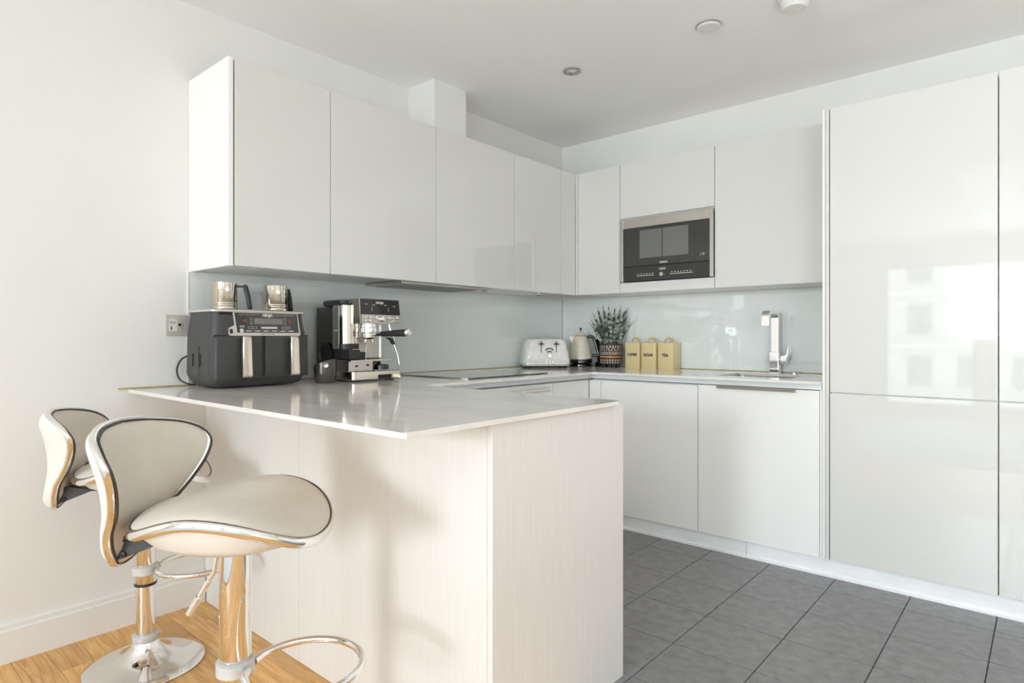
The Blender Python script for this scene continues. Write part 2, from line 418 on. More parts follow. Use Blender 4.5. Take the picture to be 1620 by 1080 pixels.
wpart('bottom_rail', t, 'gloss', [(.6986, 1.2954, -.353, -.334, ZB, 1.416)], bev=.0012)
wall_unit_back(1.297, 1.910, 'glossy white wall cabinet above the chrome tap')
# microwave
t = thing('microwave', 'built-in microwave with dark glass front in a steel frame', 'microwave', (.997, -.353, 1.42))
wpart('housing', t, 'dark', [(.714, 1.28, -.345, -.03, 1.422, 1.80)])
wpart('frame', t, 'steel', [(.701, .724, -.362, -.346, 1.420, 1.796), (1.272, 1.293, -.362, -.346, 1.420, 1.796), (.724, 1.272, -.362, -.346, 1.742, 1.796)], bev=.001)
wpart('door', t, 'smoke', [(.725, 1.271, -.361, -.346, 1.510, 1.741)], bev=.001)
wpart('window', t, 'mwwin', [(.838, 1.147, -.3618, -.3609, 1.556, 1.722)])
bm = bmesh.new(); bm_box(bm, .984-.997, .988-.997, -.0095, -.0089, .136, .302); obj('window_divider', bm, 'dark', t)
wpart('control_panel', t, 'smoke', [(.725, 1.271, -.361, -.346, 1.421, 1.507)], bev=.001)
wpart('display', t, 'display', [(.962, 1.012, -.3622, -.361, 1.478, 1.492)])
text('lettering', t, '12:30', .015, (-.010, -.0094, .065), FY, 'print')
text('lettering', t, 'SIEMENS', .0135, (-.002, -.0085, .103), FY, 'print', bold=.0004)
wpart('slider_bar', t, 'steelh', [(.818, .935, -.3645, -.361, 1.449, 1.4535)]); wpart('slider_bar', t, 'steelh', [(1.035, 1.175, -.3645, -.361, 1.449, 1.4535)])
bm = bmesh.new(); bm_lathe(bm, [(.0135, 0), (.0135, .010), (.011, .013), (0, .013)], 28)
bmesh.ops.rotate(bm, cent=(0, 0, 0), matrix=Matrix.Rotation(pi/2, 3, 'X'), verts=bm.verts); obj('knob', bm, 'steelh', t, 40, off=(-.013, -.008, .033))
bm = bmesh.new()
for k in range(6): bm_box(bm, -.172+.019*k, -.164+.019*k, -.0086, -.008, .040, .044)
for k in range(7): bm_box(bm, .045+.019*k, .053+.019*k, -.0086, -.008, .040, .044)
obj('symbol_print', bm, 'print', t)
bm = bmesh.new()
for a in ((.222, .240, .123, .124), (.222, .240, .134, .135), (.222, .2235, .124, .134), (.2385, .240, .124, .134), (.242, .244, .123, .135)): bm_box(bm, a[0], a[1], -.0088, -.0082, a[2], a[3])
obj('symbol_print', bm, 'print', t)

# ---------------------------------------------------------------- tall units
ZTT = 2.112
t = thing('tall_side_panel', 'white full-height panel standing between the sink cabinet and tall doors', 'panel', (1.928, -.3, 0.085))
wpart('side_panel', t, 'satin', [(1.914, 1.926, -.625, -.001, .085, ZTT)], bev=.001)
wpart('filler_panel', t, 'gloss', [(1.9285, 1.942, -.632, -.60, .085, ZTT)], bev=.0015)
def tall(x0, x1, label):
    t = thing('tall_cabinet', label, 'tall cabinet', ((x0+x1)/2, -.3, .085), group='tall glossy white cabinets')
    wpart('carcass', t, 'satin', [(x0+.001, x1-.001, -.60, -.001, .088, ZTT-.003)])
    wpart('upper_door', t, 'gloss', [(x0+.002, x1-.002, -.622, -.602, .8395, ZTT)], bev=.0015)
    wpart('lower_door', t, 'gloss', [(x0+.002, x1-.002, -.622, -.602, .086, .8345)], bev=.0015)
    return t
tall(1.9425, 2.5405, 'tall glossy white built-in cabinet right of the sink, split at worktop height')
tall(2.5405, 3.14, 'tall glossy white cabinet at the right edge of the picture')
tall(3.14, 3.74, 'tall glossy white cabinet furthest right along the wall')

# ---------------------------------------------------------------- base units, right run
t = thing('base_cabinet', 'plain white base cabinet under the yellow tins', 'base cabinet', (1.03, -.3, .085), group='white base cabinets')
wpart('carcass', t, 'satin', [(.66, 1.318, -.598, -.01, .088, .84)])
wpart('filler_panel', t, 'satin', [(.652, .731, -.62, -.60, .085, .836)], bev=.001)
wpart('door', t, 'satin', [(.735, 1.318, -.62, -.60, .085, .836)], bev=.001)
t = thing('base_cabinet', 'white base cabinet under the sink with a steel grip strip on top', 'base cabinet', (1.61, -.3, .085), group='white base cabinets')
wpart('carcass', t, 'satin', [(1.32, 1.35, -.598, -.01, .088, .84), (1.77, 1.905, -.598, -.01, .088, .84), (1.35, 1.77, -.598, -.53, .088, .84), (1.35, 1.77, -.598, -.01, .088, .12)])
wpart('door', t, 'satin', [(1.322, 1.900, -.62, -.60, .085, .842)], bev=.001)
wpart('handle', t, 'steelh', [(1.424, 1.80, -.634, -.6215, .829, .8445), (1.424, 1.80, -.6214, -.60, .8425, .8445)])
wpart('end_strip', t, 'satin', [(1.903, 1.912, -.622, -.01, .085, .845)])
# recessed profile below the worktop
t = thing('worktop_profile', 'matt aluminium channel under the front edge of the worktop', 'profile', (.7, -.65, .845))
wpart('channel', t, 'alu', [(.66, 1.911, -.622, -.60, .846, H-WT-.0005)])
wpart('channel', t, 'alu', [(.655, .668, -1.915, -.623, .846, H-WT-.0005)])
# plinths
t = thing('plinth', 'brushed metal plinth along the floor under the base cabinets and tall cabinets', 'plinth', (2.2, -.60, 0))
wpart('plinth_board', t, 'plinth', [(.62, 1.56, -.600, -.585, 0, .083)], bev=.001)
wpart('plinth_board', t, 'plinth', [(1.562, 3.74, -.600, -.585, 0, .083)], bev=.001)
wpart('seal_lip', t, 'plinth', [(.62, 3.74, -.606, -.601, 0, .014)], bev=.001)
# ---------------------------------------------------------------- base units, left run
t = thing('base_cabinet', 'white drawer unit under the hob, mostly hidden by the peninsula', 'base cabinet', (.3, -1.45, .085), group='white base cabinets')
wpart('carcass', t, 'satin', [(.01, .628, -1.92, -.97, .088, .84)])
wpart('drawer', t, 'satin', [(.63, .65, -1.92, -.972, .60, .836)], bev=.001)
wpart('drawer', t, 'satin', [(.63, .65, -1.92, -.972, .345, .597)], bev=.001)
wpart('drawer', t, 'satin', [(.63, .65, -1.92, -.972, .088, .342)], bev=.001)
wpart('handle', t, 'steelh', [(.651, .664, -1.35, -1.0, .800, .812)])
t = thing('base_cabinet', 'narrow white corner cabinet on the left run beside the hob', 'base cabinet', (.3, -.8, .085), group='white base cabinets')
wpart('carcass', t, 'satin', [(.01, .628, -.968, -.01, .088, .84)])
wpart('door', t, 'satin', [(.63, .65, -.968, -.69, .088, .836)], bev=.001)
wpart('filler_panel', t, 'satin', [(.63, .65, -.688, -.622, .088, .836)], bev=.001)
# ---------------------------------------------------------------- peninsula
YN = -2.54; XN = 1.655
t = thing('peninsula', 'white panelled peninsula base under the overhanging worktop', 'kitchen island', (.8, -2.2, FL))
wpart('carcass', t, 'satin', [(.02, XN-.021, YN+.02, -1.935, FL+.001, H-WT-.004)])
wpart('front_panel', t, 'panel', [(.0245, .752, YN, YN+.018, FL+.001, H-WT-.001)], bev=.001)
wpart('front_panel', t, 'panel', [(.7535, XN-.019, YN, YN+.018, FL+.001, H-WT-.001)], bev=.001)
wpart('scribe_strip', t, 'grain', [(.002, .023, YN+.004, YN+.018, FL+.001, H-WT-.001)])
wpart('end_panel', t, 'grain', [(XN-.018, XN, YN-.0, -1.922, FL+.001, H-WT-.004)], bev=.001)

# ---------------------------------------------------------------- hob
t = thing('hob', 'black glass hob set in the worktop along the left wall', 'hob', (.35, -1.28, H))
wpart('glass', t, 'smoke', [(.09, .612, -1.585, -.975, H+.0003, H+.005)], bev=.0015)
wpart('edge_trim', t, 'steelh', [(.084, .618, -1.589, -1.5855, H+.0002, H+.0055)])
wpart('edge_trim', t, 'steelh', [(.084, .618, -.9745, -.971, H+.0002, H+.0055)])

# ---------------------------------------------------------------- ceiling fittings
t = thing('downlight', 'small recessed ceiling spotlight with a brushed rim', 'ceiling light', (.822, -1.033, CEIL-.008))
bm = bmesh.new(); bm_lathe(bm, [(.045, .0075), (.045, .003), (.040, 0), (.030, .001), (.026, .006)], 36, cap=False); obj('rim', bm, 'steel', t, 40)
bm = bmesh.new(); bm_lathe(bm, [(.026, .006), (.018, .0072), (.004, .0076)], 32); obj('bulb', bm, 'chrome', t, 40)
t = thing('ceiling_rose', 'flat round white cover plate on the ceiling', 'cover plate', (1.549, -1.015, CEIL-.012))
bm = bmesh.new(); bm_lathe(bm, [(.050, .0118), (.052, .004), (.048, 0), (.0, .0)], 40); obj('plate', bm, 'plastic', t, 40)
bm = bmesh.new(); bm_lathe(bm, [(.056, .0118), (.056, .009), (.053, .008)], 40); obj('rim', bm, 'steel', t, 40)
t = thing('smoke_alarm', 'round white smoke alarm on the ceiling at the top edge of the picture', 'smoke alarm', (1.905, -1.0, CEIL-.045))
bm = bmesh.new(); bm_lathe(bm, [(.062, .0448), (.062, .032), (.056, .030), (.054, .012), (.044, 0), (0, 0)], 40); obj('housing', bm, 'plastic', t, 35)
bm = bmesh.new()
for k in range(-3, 4):
    a = radians(-52)+k*.16; bm_box(bm, .0545*cos(a)-.003, .0545*cos(a)+.003, .0545*sin(a)-.003, .0545*sin(a)+.003, .013, .028)
obj('vent', bm, 'dark', t)

# ---------------------------------------------------------------- socket plate on the left wall
t = thing('wall_socket', 'brushed metal aerial and phone socket on the wall left of the air fryer', 'socket', (0, -2.649, 1.134))
part('plate', t, 'cream', [(.0005, .009, -.0425, .0425, -.042, .042)], bev=.0015)
part('module', t, 'plastic', [(.0092, .0108, -.030, -.001, -.024, .025)], bev=.0004)
part('module', t, 'cream', [(.0092, .0108, .0, .020, -.024, .025)], bev=.0004)
bm = bmesh.new(); bm_lathe(bm, [(.0055, 0), (.0055, .0025), (.003, .003), (.003, .001)], 24)
bmesh.ops.rotate(bm, cent=(0, 0, 0), matrix=Matrix.Rotation(pi/2, 3, 'Y'), verts=bm.verts); obj('aerial_port', bm, 'dark', t, 40, off=(.0108, .009, .002))
part('phone_port', t, 'dark', [(.0108, .0114, -.024, -.0195, -.019, -.005)])
bm = bmesh.new()
for a in ((-.027, -.014, .014, .0155), (-.027, -.014, .006, .0075), (-.027, -.0255, .0075, .014), (-.0155, -.014, .0075, .014), (-.009, -.007, .006, .015)): bm_box(bm, .0108, .0113, a[0], a[1], a[2], a[3])
obj('symbol_print', bm, 'dark', t)

# ---------------------------------------------------------------- bar stools
def make_stool(label, loc, yaw, dz):
    t = thing('bar_stool', label, 'bar stool', (loc[0], loc[1], FL), yaw, 'cream bar stools with chrome rims')
    f0 = -FL          # local z of things measured from the tile level
    # base
    bm = bmesh.new(); bm_lathe(bm, [(.178, 0.0005), (.182, .003), (.180, .007), (.15, .013), (.10, .024), (.065, .042), (.045, .064), (.040, .085)], 64, cap=False); obj('base', bm, 'chrome', t, 60)
    bm = bmesh.new(); bm_lathe(bm, [(.038, .078), (.041, .082), (.041, .102), (.036, .106)], 32); obj('base_collar', bm, 'clear', t, 40)
    s = f0+dz
    bm = bmesh.new(); bm_lathe(bm, [(.0295, .08), (.0295, .330+s)], 40); obj('lower_tube', bm, 'chrome', t, 40)
    bm = bmesh.new(); bm_lathe(bm, [(.032, .300+s), (.0335, .302+s), (.0335, .638+s), (.03, .640+s)], 40); obj('column_sleeve', bm, 'chrome', t, 40)
    bm = bmesh.new(); bm_lathe(bm, [(.034, .297+s), (.0345, .302+s), (.034, .306+s)], 40); obj('seal_ring', bm, 'black', t, 40)
    bm = bmesh.new(); bm_lathe(bm, [(.035, .333+s), (.041, .337+s), (.041, .362+s), (.035, .366+s)], 36); 
    obj('footrest_collar', bm, 'clear', t, 40)
    # footrest ring
    bm = bmesh.new()
    P = []
    for k in range(33):
        a = radians(-158+316*k/32)
        P.append((.157+.125*cos(a), .125*sin(a), .350+s+.0*cos(a)))
    P = [(.034, -.020, .348+s)] + P + [(.034, .020, .348+s)]
    bm_tube(bm, P, .0085, 14); obj('footrest', bm, 'chrome', t, 60)
    # seat
    a_, b_, tp, n_ = .20, .20, .10, 2.35
    def outl(q):
        c, s2 = cos(q), sin(q); x = a_*math.copysign(abs(c)**(2/n_), c); y = b_*math.copysign(abs(s2)**(2/n_), s2)
        return x, y*(1+tp*x/a_)
    def sad(x, y): return .691+s+.78*y*y-(1.17 if x > 0 else .10+48*y*y)*x*x
    NQ = 72
    QQ = [2*pi*i/NQ for i in range(NQ)]
    def pad(fn, R=(1, .985, .955, .9, .8, .65, .45, .22)):
        bm = bmesh.new(); rg = []
        for r in R:
            ring = []
            for q in QQ:
                x, y = outl(q); ring.append((x*r, y*r, fn(x*r, y*r, r)))
            rg.append(ring)
        rings(bm, rg, cap=False)
        c = bm.verts.new((0, 0, fn(0, 0, 0))); bm.verts.ensure_lookup_table()
        last = [v for v in bm.verts][(len(R)-1)*NQ:len(R)*NQ]
        for i in range(NQ): bm.faces.new((last[i], last[(i+1) % NQ], c))
        return bm
    bm = pad(lambda x, y, r: sad(x, y)+.004+.040*(1-r**3.0)**.62)
    obj('seat_cushion', bm, 'leather', t, 60)
    def under(x, y, r):
        zr = sad(x, y)-.004; fl_ = .638+s
        k = min(1, (1-r)*3.2); k = k*k*(3-2*k)
        return zr*(1-k)+fl_*k
    bm = pad(under); obj('seat_shell', bm, 'leatherw', t, 60)
    bm = bmesh.new()
    bm_tube(bm, [(outl(q)[0]*1.005, outl(q)[1]*1.005, sad(*outl(q))) for q in QQ], .006, 10, closed=True, flat=.011, up=Vector((0, 0, 1))); obj('seat_rim', bm, 'chrome', t, 60)
    bm = bmesh.new()
    bm_tube(bm, [(outl(q)[0]*.992, outl(q)[1]*.992, sad(*outl(q))+.009) for q in QQ], .0028, 8, closed=True, up=Vector((0, 0, 1))); obj('seat_piping', bm, 'piping', t, 60)
    # back rest: rows of height with half width and depth
    prof = [(0.0, .577, -.262), (.026, .583, -.258), (.05, .60, -.248), (.078, .635, -.238), (.098, .67, -.226), (.118, .705, -.205), (.148, .745, -.182), (.176, .785, -.166), (.194, .82, -.162), (.196, .842, -.170), (.182, .864, -.190), (.148, .881, -.220), (.09, .892, -.250), (.045, .897, -.262), (0, .899, -.268)]
    K = [(0.0 if False else p[0], p[1]+s, p[2]) for p in prof]
    K = [tuple(v) for v in spline(K, 4)]
    def xc(z):
        u_ = (z-s-.577)/(.899-.577)
        return -.262+.030*sin(pi*min(1, max(0, u_))*1.0)-.006*u_
    NS = 15
    def back(fn, flip=1):
        bm = bmesh.new(); rg = []
        for (w_, z_, xr) in K:
            rg.append([])
            for i in range(NS):
                q = -1+2*i/(NS-1)
                x = xc(z_)+(xr-xc(z_))*q*q
                u_ = (z_-s-.577)/(.899-.577)
                e = min(1, min(u_, 1-u_)*7); e = max(0, e)
                edge = (1-abs(q)**3.0)*(1-(1-e)**2)
                rg[-1].append((x+fn(edge), w_*q, z_))
        rings(bm, rg, cap=False, closed=False); bmesh.ops.remove_doubles(bm, verts=bm.verts, dist=.0003)
        return bm
    obj('back_cushion', back(lambda e: .006+.020*e), 'leather', t, 60)
    obj('back_shell', back(lambda e: -.006-.032*e), 'leatherw', t, 60)
    loop = [(x, -w_, z_) for (w_, z_, x) in K]+[(x, w_, z_) for (w_, z_, x) in reversed(K[1:-1])]
    bm = bmesh.new(); bm_tube(bm, loop, .010, 10, closed=True, flat=.006, up=Vector((1, 0, 0))) if False else bm_rim(bm, loop, .0095, .0055)
    obj('back_rim', bm, 'chrome', t, 60)
    bm = bmesh.new(); bm_rim(bm, [(p[0]+.011, p[1]*.985, p[2]-(.003 if p[2] > .7+s else -.003)) for p in loop], .0025, .0026); obj('back_piping', bm, 'piping', t, 60)
    # bracket joining seat and back
    bm = bmesh.new()
    for yy in (-.05, .046):
        bm_prism(bm, [(-.238, .600+s), (-.236, .655+s), (-.21, .655+s), (-.15, .640+s), (-.15, .634+s)], 'y', yy, yy+.004)
    bm_prism(bm, [(-.13, .642+s), (-.232, .646+s), (-.232, .640+s), (-.13, .634+s)], 'y', -.0459, .0459)
    obj('bracket', bm, 'charcoal', t)
    for zz, xx in ((.615, -.222), (.650, -.218)):
        bm = bmesh.new(); bm_lathe(bm, [(.007, 0), (.007, .005), (.004, .006), (0, .003)], 12)
        bmesh.ops.rotate(bm, cent=(0, 0, 0), matrix=Matrix.Rotation(pi/2, 3, 'X'), verts=bm.verts); obj('bolt', bm, 'black', t, 40, off=(xx, -.050, zz+s))
    # lever
    bm = bmesh.new(); bm_tube(bm, [(-.018, -.034, .640+s), (-.026, -.036, .60+s), (-.030, -.037, .572+s), (-.046, -.037, .548+s)], .0045, 10)
    bm_tube(bm, [(-.042, -.037, .553+s), (-.064, -.037, .515+s)], .0062, 10); bm_tube(bm, [(-.062, -.037, .518+s), (-.084, -.037, .480+s)], .0085, 12)
    obj('height_lever', bm, 'chrome', t, 60)
    return t
def bm_rim(bm, loop, rx_, rn):
    """closed rim strip: wide along local x, thin in the y-z plane"""
    P = [Vector(p) for p in loop]; m = len(P); R = []
    for i in range(m):
        T = (P[(i+1) % m]-P[i-1]); T.x = 0
        if T.length < 1e-6: T = Vector((0, 1, 0))
        T.normalize(); nrm = Vector((0, -T.z, T.y))
        R.append([tuple(P[i]+Vector((rx_*cos(2*pi*k/10), 0, 0))+nrm*(rn*sin(2*pi*k/10))) for k in range(10)])
    rings(bm, R, cap=False, loop=True)
make_stool('cream leatherette bar stool nearest the camera, seat in full view', (1.31, -3.016), radians(40), 0)
make_stool('cream leatherette bar stool against the left wall, behind the nearer stool', (.368, -2.885), radians(60), -.05)

# ---------------------------------------------------------------- air fryer
t = thing('air_fryer', 'wide charcoal twin-drawer air fryer on the worktop at the left wall', 'air fryer', (.168, -2.432, H), 0)
bm = bmesh.new()
R = [rrect(0, 0, .004, .095, .165, .03), rrect(0, 0, .012, .112, .182, .03), rrect(0, 0, .045, .13, .200, .035), rrect(0, 0, .06, .132, .202, .035), rrect(0, 0, .205, .130, .200, .035), rrect(-.003, 0, .285, .122, .190, .035), rrect(-.004, 0, .297, .118, .192, .035)]
rings(bm, R); obj('body', bm, 'charcoal', t, 40)
bm = bmesh.new()
R = [rrect(-.004, 0, .2972, .118, .192, .03), rrect(-.004, 0, .299, .123, .198, .03), rrect(-.004, 0, .305, .123, .198, .03), rrect(-.004, 0, .308, .119, .194, .03)]
rings(bm, R); obj('top_plate', bm, 'cream', t, 40)
for k, yy in enumerate((-.098, .103)):
    hw = (.093, .100)[0 if k == 0 else 0]
    bm = bmesh.new()
    R = [rrect(.118, yy, .038, .0155, hw+.003, .012), rrect(.121, yy, .048, .0165, hw+.004, .014), rrect(.121, yy, .196, .0165, hw+.004, .014), rrect(.119, yy, .204, .0135, hw+.001, .012)]
    rings(bm, R); d = obj('drawer', bm, 'charcoal', t, 40)
    bm = bmesh.new()
    yh = yy+.014
    bm_box(bm, .136, .166, yh-.010, yh+.010, .180, .196, bev=.003); obj('handle_mount', bm, 'black', d)
    bm = bmesh.new(); bm_box(bm, .136, .168, yh-.010, yh+.010, .050, .066, bev=.003); obj('handle_mount', bm, 'black', d)
    bm = bmesh.new()
    rings(bm, [rrect(.168, yh, .044, .006, .019, .005), rrect(.171, yh, .05, .008, .0205, .006), rrect(.166, yh, .19, .008, .0185, .006), rrect(.164, yh, .203, .006, .017, .005)])
    obj('handle', bm, 'steelh', d, 40)
part('seam', t, 'dark', [(.128, .1325, -.0008, .0068, .045, .202)])  # dark strip in place of shade in the gap between the drawers
part('seam', t, 'dark', [(.126, .1318, -.195, .200, .2025, .2075)])  # shadow line above the drawers, made as a dark strip
# control panel, on the sloping upper front
pn = thing('control_panel', None, None, (.1305, .012, .247), 0); pn.parent = t; pn.rotation_euler = (0, radians(-5), 0)
bm = bmesh.new()
poly = [(-.148, .048), (-.140, -.038), (.142, -.038), (.148, .048)]
bm_prism(bm, [(-.132, .050), (-.127, .0), (-.150, -.012), (-.152, -.036), (-.146, -.042), (.146, -.042), (.150, -.036), (.140, .050)], 'x', -.006, .0015); obj('panel_border', bm, 'cream', pn)
bm = bmesh.new(); bm_prism(bm, [(-.128, .048), (-.119, -.030), (.142, -.030), (.136, .048)], 'x', .0015, .0028); obj('panel_face', bm, 'smoke', pn)
part('display', pn, 'display', [(.0028, .0034, -.050, .070, .004, .028)])
part('dial_bar', pn, 'cream', [(.0028, .0045, -.022, .046, -.014, -.006)], bev=.0005)
bm = bmesh.new(); bm_lathe(bm, [(.0085, 0), (.0085, .0012), (0, .0012)], 20); bmesh.ops.rotate(bm, cent=(0, 0, 0), matrix=Matrix.Rotation(pi/2, 3, 'Y'), verts=bm.verts); obj('power_button', bm, 'cream', pn, 40, off=(.0028, -.102, -.022))
bm = bmesh.new()
for k in range(6): bm_box(bm, .0028, .0032, -.085+.036*k, -.063+.036*k, -.0245, -.0215)
for k in range(5): bm_box(bm, .0028, .0032, -.056+.036*k, -.0552+.036*k, -.026, -.019)
for yy in (-.076, .067):
    for a in ((yy, yy+.036, -.0065, -.0058), (yy, yy+.036, -.014, -.0133), (yy, yy+.0008, -.0133, -.0065), (yy+.0352, yy+.036, -.0133, -.0065), (yy+.0176, yy+.0184, -.0133, -.0065)): bm_box(bm, .0028, .0032, *a)
for yy in (-.062, .080):
    for zz in (.024, .008):
        rings(bm, [[(.0031, yy+r*cos(2*pi*i/16), zz+r*sin(2*pi*i/16)) for i in range(16)] for r in (.0055, .0047)], cap=False)
bm_box(bm, .0028, .0032, -.112, -.03, .0405, .0412); bm_box(bm, .0028, .0032, .03, .122, .0405, .0412)
bm_box(bm, .0028, .0032, -.11, -.09, -.004, -.0025); bm_box(bm, .0028, .0032, -.11, -.09, -.0085, -.007)
obj('panel_print', bm, 'print', pn)
bm = bmesh.new()
for yy in (-.088, .102): rings(bm, [[(z_, yy+.009*c, .017+.007*s_) for c, s_ in ((1, 0), (0, 1), (-1, 0), (0, -1))] for z_ in (.0028, .0033)])
obj('preset_mark', bm, 'red', pn)
text('lettering', pn, 'NINJA', .016, (.0030, .006, .0395), FX, 'print', bold=.0005)
text('lettering', pn, 'SMART COOK SYSTEM', .0055, (.0017, .005, -.0362), FX, 'printd')
bm = bmesh.new(); bm_box(bm, .0015, .0022, -.148, -.138, -.034, -.016, bev=.003); obj('probe_slot', bm, 'black', pn)
# side vent and cable wrap facing -y
bm = bmesh.new(); bm_box(bm, -.03, .012, -.2040, -.200, .05, .165, bev=.0015); obj('side_cover', bm, 'charcoal', t)
bm = bmesh.new(); bm_box(bm, -.045, -.036, -.2045, -.200, .085, .135, bev=.001); bm_box(bm, .018, .027, -.2045, -.200, .085, .135, bev=.001); obj('side_slot', bm, 'dark', t)
bm = bmesh.new()
for k in range(16): bm_box(bm, .116, .1185, -.17+.0045*k, -.1675+.0045*k, .286, .295)
obj('vent', bm, 'dark', t)
bm = bmesh.new(); bm_tube(bm, spline([(-.133, -.17, .13), (-.145, -.205, .11), (-.147, -.222, .07), (-.14, -.215, .03), (-.12, -.19, .010), (-.12, -.16, .006)], 6), .0035, 8); obj('power_cord', bm, 'black', t, 60)
# ---------------------------------------------------------------- milk jugs on top of the fryer
def jug(label, y, ang, lip=.30):
    t = thing('milk_frothing_jug', label, 'jug', (.150, y, H+.3082), ang, 'steel milk jugs on the air fryer')
    bm = bmesh.new()
    prof = [(.047, 0), (.049, .002), (.049, .017), (.0482, .018), (.049, .019), (.049, .025), (.0482, .026), (.049, .027), (.049, .033), (.0482, .034), (.049, .035), (.0485, .108), (.0490, .1125), (.0475, .1125), (.0465, .10), (.0465, .004)]
    V = rings(bm, [circ(0, 0, z, r, 48) for r, z in prof], cap=True)
    for v in bm.verts:                       # pouring lip on the side away from the handle
        a = math.atan2(v.co.y, v.co.x); k = max(0, cos(a-pi))**14*max(0, (v.co.z-.06)/.0525)
        v.co.x *= 1+lip*k; v.co.y *= 1-.1*k
    obj('body', bm, 'steelh', t, 45)
    bm = bmesh.new(); bm_box(bm, .047, .080, -.0055, .0055, .094, .103, bev=.002)
    obj('handle_bracket', bm, 'black', t)
    bm = bmesh.new(); R = []
    for z, x, hx, hy in ((.006, .098, .007, .009), (.012, .097, .009, .011), (.06, .089, .009, .011), (.098, .080, .009, .010), (.106, .078, .006, .008)): R.append(rrect(x, 0, z, hx, hy, .006, 3))
    rings(bm, R); obj('handle', bm, 'black', t, 40)
    return t
jug('steel milk jug left on the air fryer, black handle fully visible', -2.520, radians(52), .06)
jug('steel milk jug right on the air fryer, pouring lip to the front', -2.300, radians(112))

# ---------------------------------------------------------------- espresso machine
t = thing('espresso_machine', 'black and steel espresso machine on the worktop beside the air fryer', 'coffee machine', (.045, -2.05, H))
Wm = .265
part('rear_housing', t, 'blackg', [(0, .155, 0.012, Wm-.004, .012, .340)], bev=.004)
part('side_panel', t, 'steel', [(.156, .205, .0, .004, .145, .342)], bev=.001)
for fx_ in (.02, .26):
    for fy_ in (.02, Wm-.05): part('foot', t, 'black', [(fx_, fx_+.03, fy_, fy_+.03, 0, .013)])
bm = bmesh.new()   # bean grinder drum, left front quarter
rings(bm, [rrect(.185, .052, .17, .06, .050, .045, 8), rrect(.185, .052, .345, .06, .050, .045, 8)]); obj('grinder_housing', bm, 'steelh', t, 40)
bm = bmesh.new(); rings(bm, [rrect(.185, .052, .145, .061, .051, .045, 8), rrect(.185, .052, .169, .061, .051, .045, 8)]); obj('grinder_band', bm, 'black', t, 40)
bm = bmesh.new(); rings(bm, [rrect(.135, .075, .343, .09, .068, .05, 8), rrect(.135, .075, .352, .095, .073, .05, 8), rrect(.135, .075, .366, .095, .073, .05, 8), rrect(.135, .075, .370, .088, .066, .05, 8)]); obj('hopper_lid', bm, 'black', t, 40)
part('backplate', t, 'steel', [(.155, .165, .10, Wm-.004, .10, .32)])
part('column_edge', t, 'chrome', [(.150, .172, Wm-.004, Wm, .03, .34)])
# head with controls
hd = part('head', t, 'blackg', [(.15, .272, .105, Wm, .295, .372)], bev=.004)
bm = bmesh.new(); bm_prism(bm, [(.235, .303), (.312, .303), (.300, .374), (.235, .374)], 'y', .045, Wm+.002); obj('display_panel', bm, 'blackg', t)
bm = bmesh.new(); bm_prism(bm, [(.225, .262), (.314, .262), (.313, .3025), (.225, .3025)], 'y', .047, Wm+.002); obj('control_strip', bm, 'steel', t)
bm = bmesh.new(); bm_prism(bm, [(.228, .262), (.313, .262), (.303, .374), (.228, .374)], 'y', .0405, .0445); obj('head_cheek', bm, 'steelh', t)
text('lettering', t, 'NINJA', .016, (.3035, .155, .3575), (radians(80), 0, pi/2), 'print', bold=.0004)
bm = bmesh.new()
for yy, zz in ((.078, .350), (.118, .347), (.185, .347), (.235, .344)): bm_box(bm, .3055, .3070, yy-.007, yy+.007, zz-.001, zz+.0012)
for yy in (.107, .200): bm_box(bm, .3085, .3095, yy-.0006, yy+.0006, .318, .338)
obj('display_print', bm, 'print', t)
kn = [(.062, .292, .006), (.062, .275, .006), (.088, .292, .006), (.088, .275, .007), (.122, .290, .007), (.160, .284, .0135), (.190, .290, .007), (.222, .288, .008), (.225, .273, .006), (.245, .290, .009), (.248, .273, .006)]
for yy, zz, rr_ in kn:
    bm = bmesh.new(); bm_lathe(bm, [(rr_, 0), (rr_, .006+rr_*.5), (rr_*.8, .008+rr_*.5), (0, .008+rr_*.5)], 20)
    bmesh.ops.rotate(bm, cent=(0, 0, 0), matrix=Matrix.Rotation(pi/2, 3, 'Y'), verts=bm.verts); obj('knob' if rr_ > .01 else 'button', bm, 'chrome', t, 40, off=(.3135, yy, zz))
# group head and portafilter
bm = bmesh.new(); bm_lathe(bm, [(.036, .262), (.036, .245), (.040, .243), (.040, .222), (.034, .218)], 36, c=(.245, .135, 0)); obj('group_head', bm, 'chrome', t, 40)
bm = bmesh.new(); bm_lathe(bm, [(.033, .218), (.033, .198), (.026, .192), (.012, .188)], 36, c=(.245, .135, 0)); pf = obj('portafilter', bm, 'steelh', t, 40)
bm = bmesh.new(); bm_tube(bm, [(.275, .14, .212), (.31, .148, .213), (.322, .151, .213)], .008, 14); bm_tube(bm, [(.242, .122, .192), (.242, .118, .175)], .006, 10); bm_tube(bm, [(.248, .150, .192), (.248, .154, .175)], .006, 10); obj('spout', bm, 'chrome', pf, 40)
bm = bmesh.new(); rings(bm, [[(x, .15+.30*(x-.3)+r*cos(2*pi*i/18), .214+r*sin(2*pi*i/18)+.04*(x-.31)) for i in range(18)] for x, r in ((.31, .010), (.33, .0125), (.40, .0155), (.452, .017))]); obj('handle', bm, 'black', pf, 40)
bm = bmesh.new(); rings(bm, [[(x, .15+.30*(x-.3)+r*cos(2*pi*i/18), .214+r*sin(2*pi*i/18)+.04*(x-.31)) for i in range(18)] for x, r in ((.4522, .0172), (.460, .0165), (.463, .012))]); obj('handle_cap', bm, 'chrome', pf, 40)
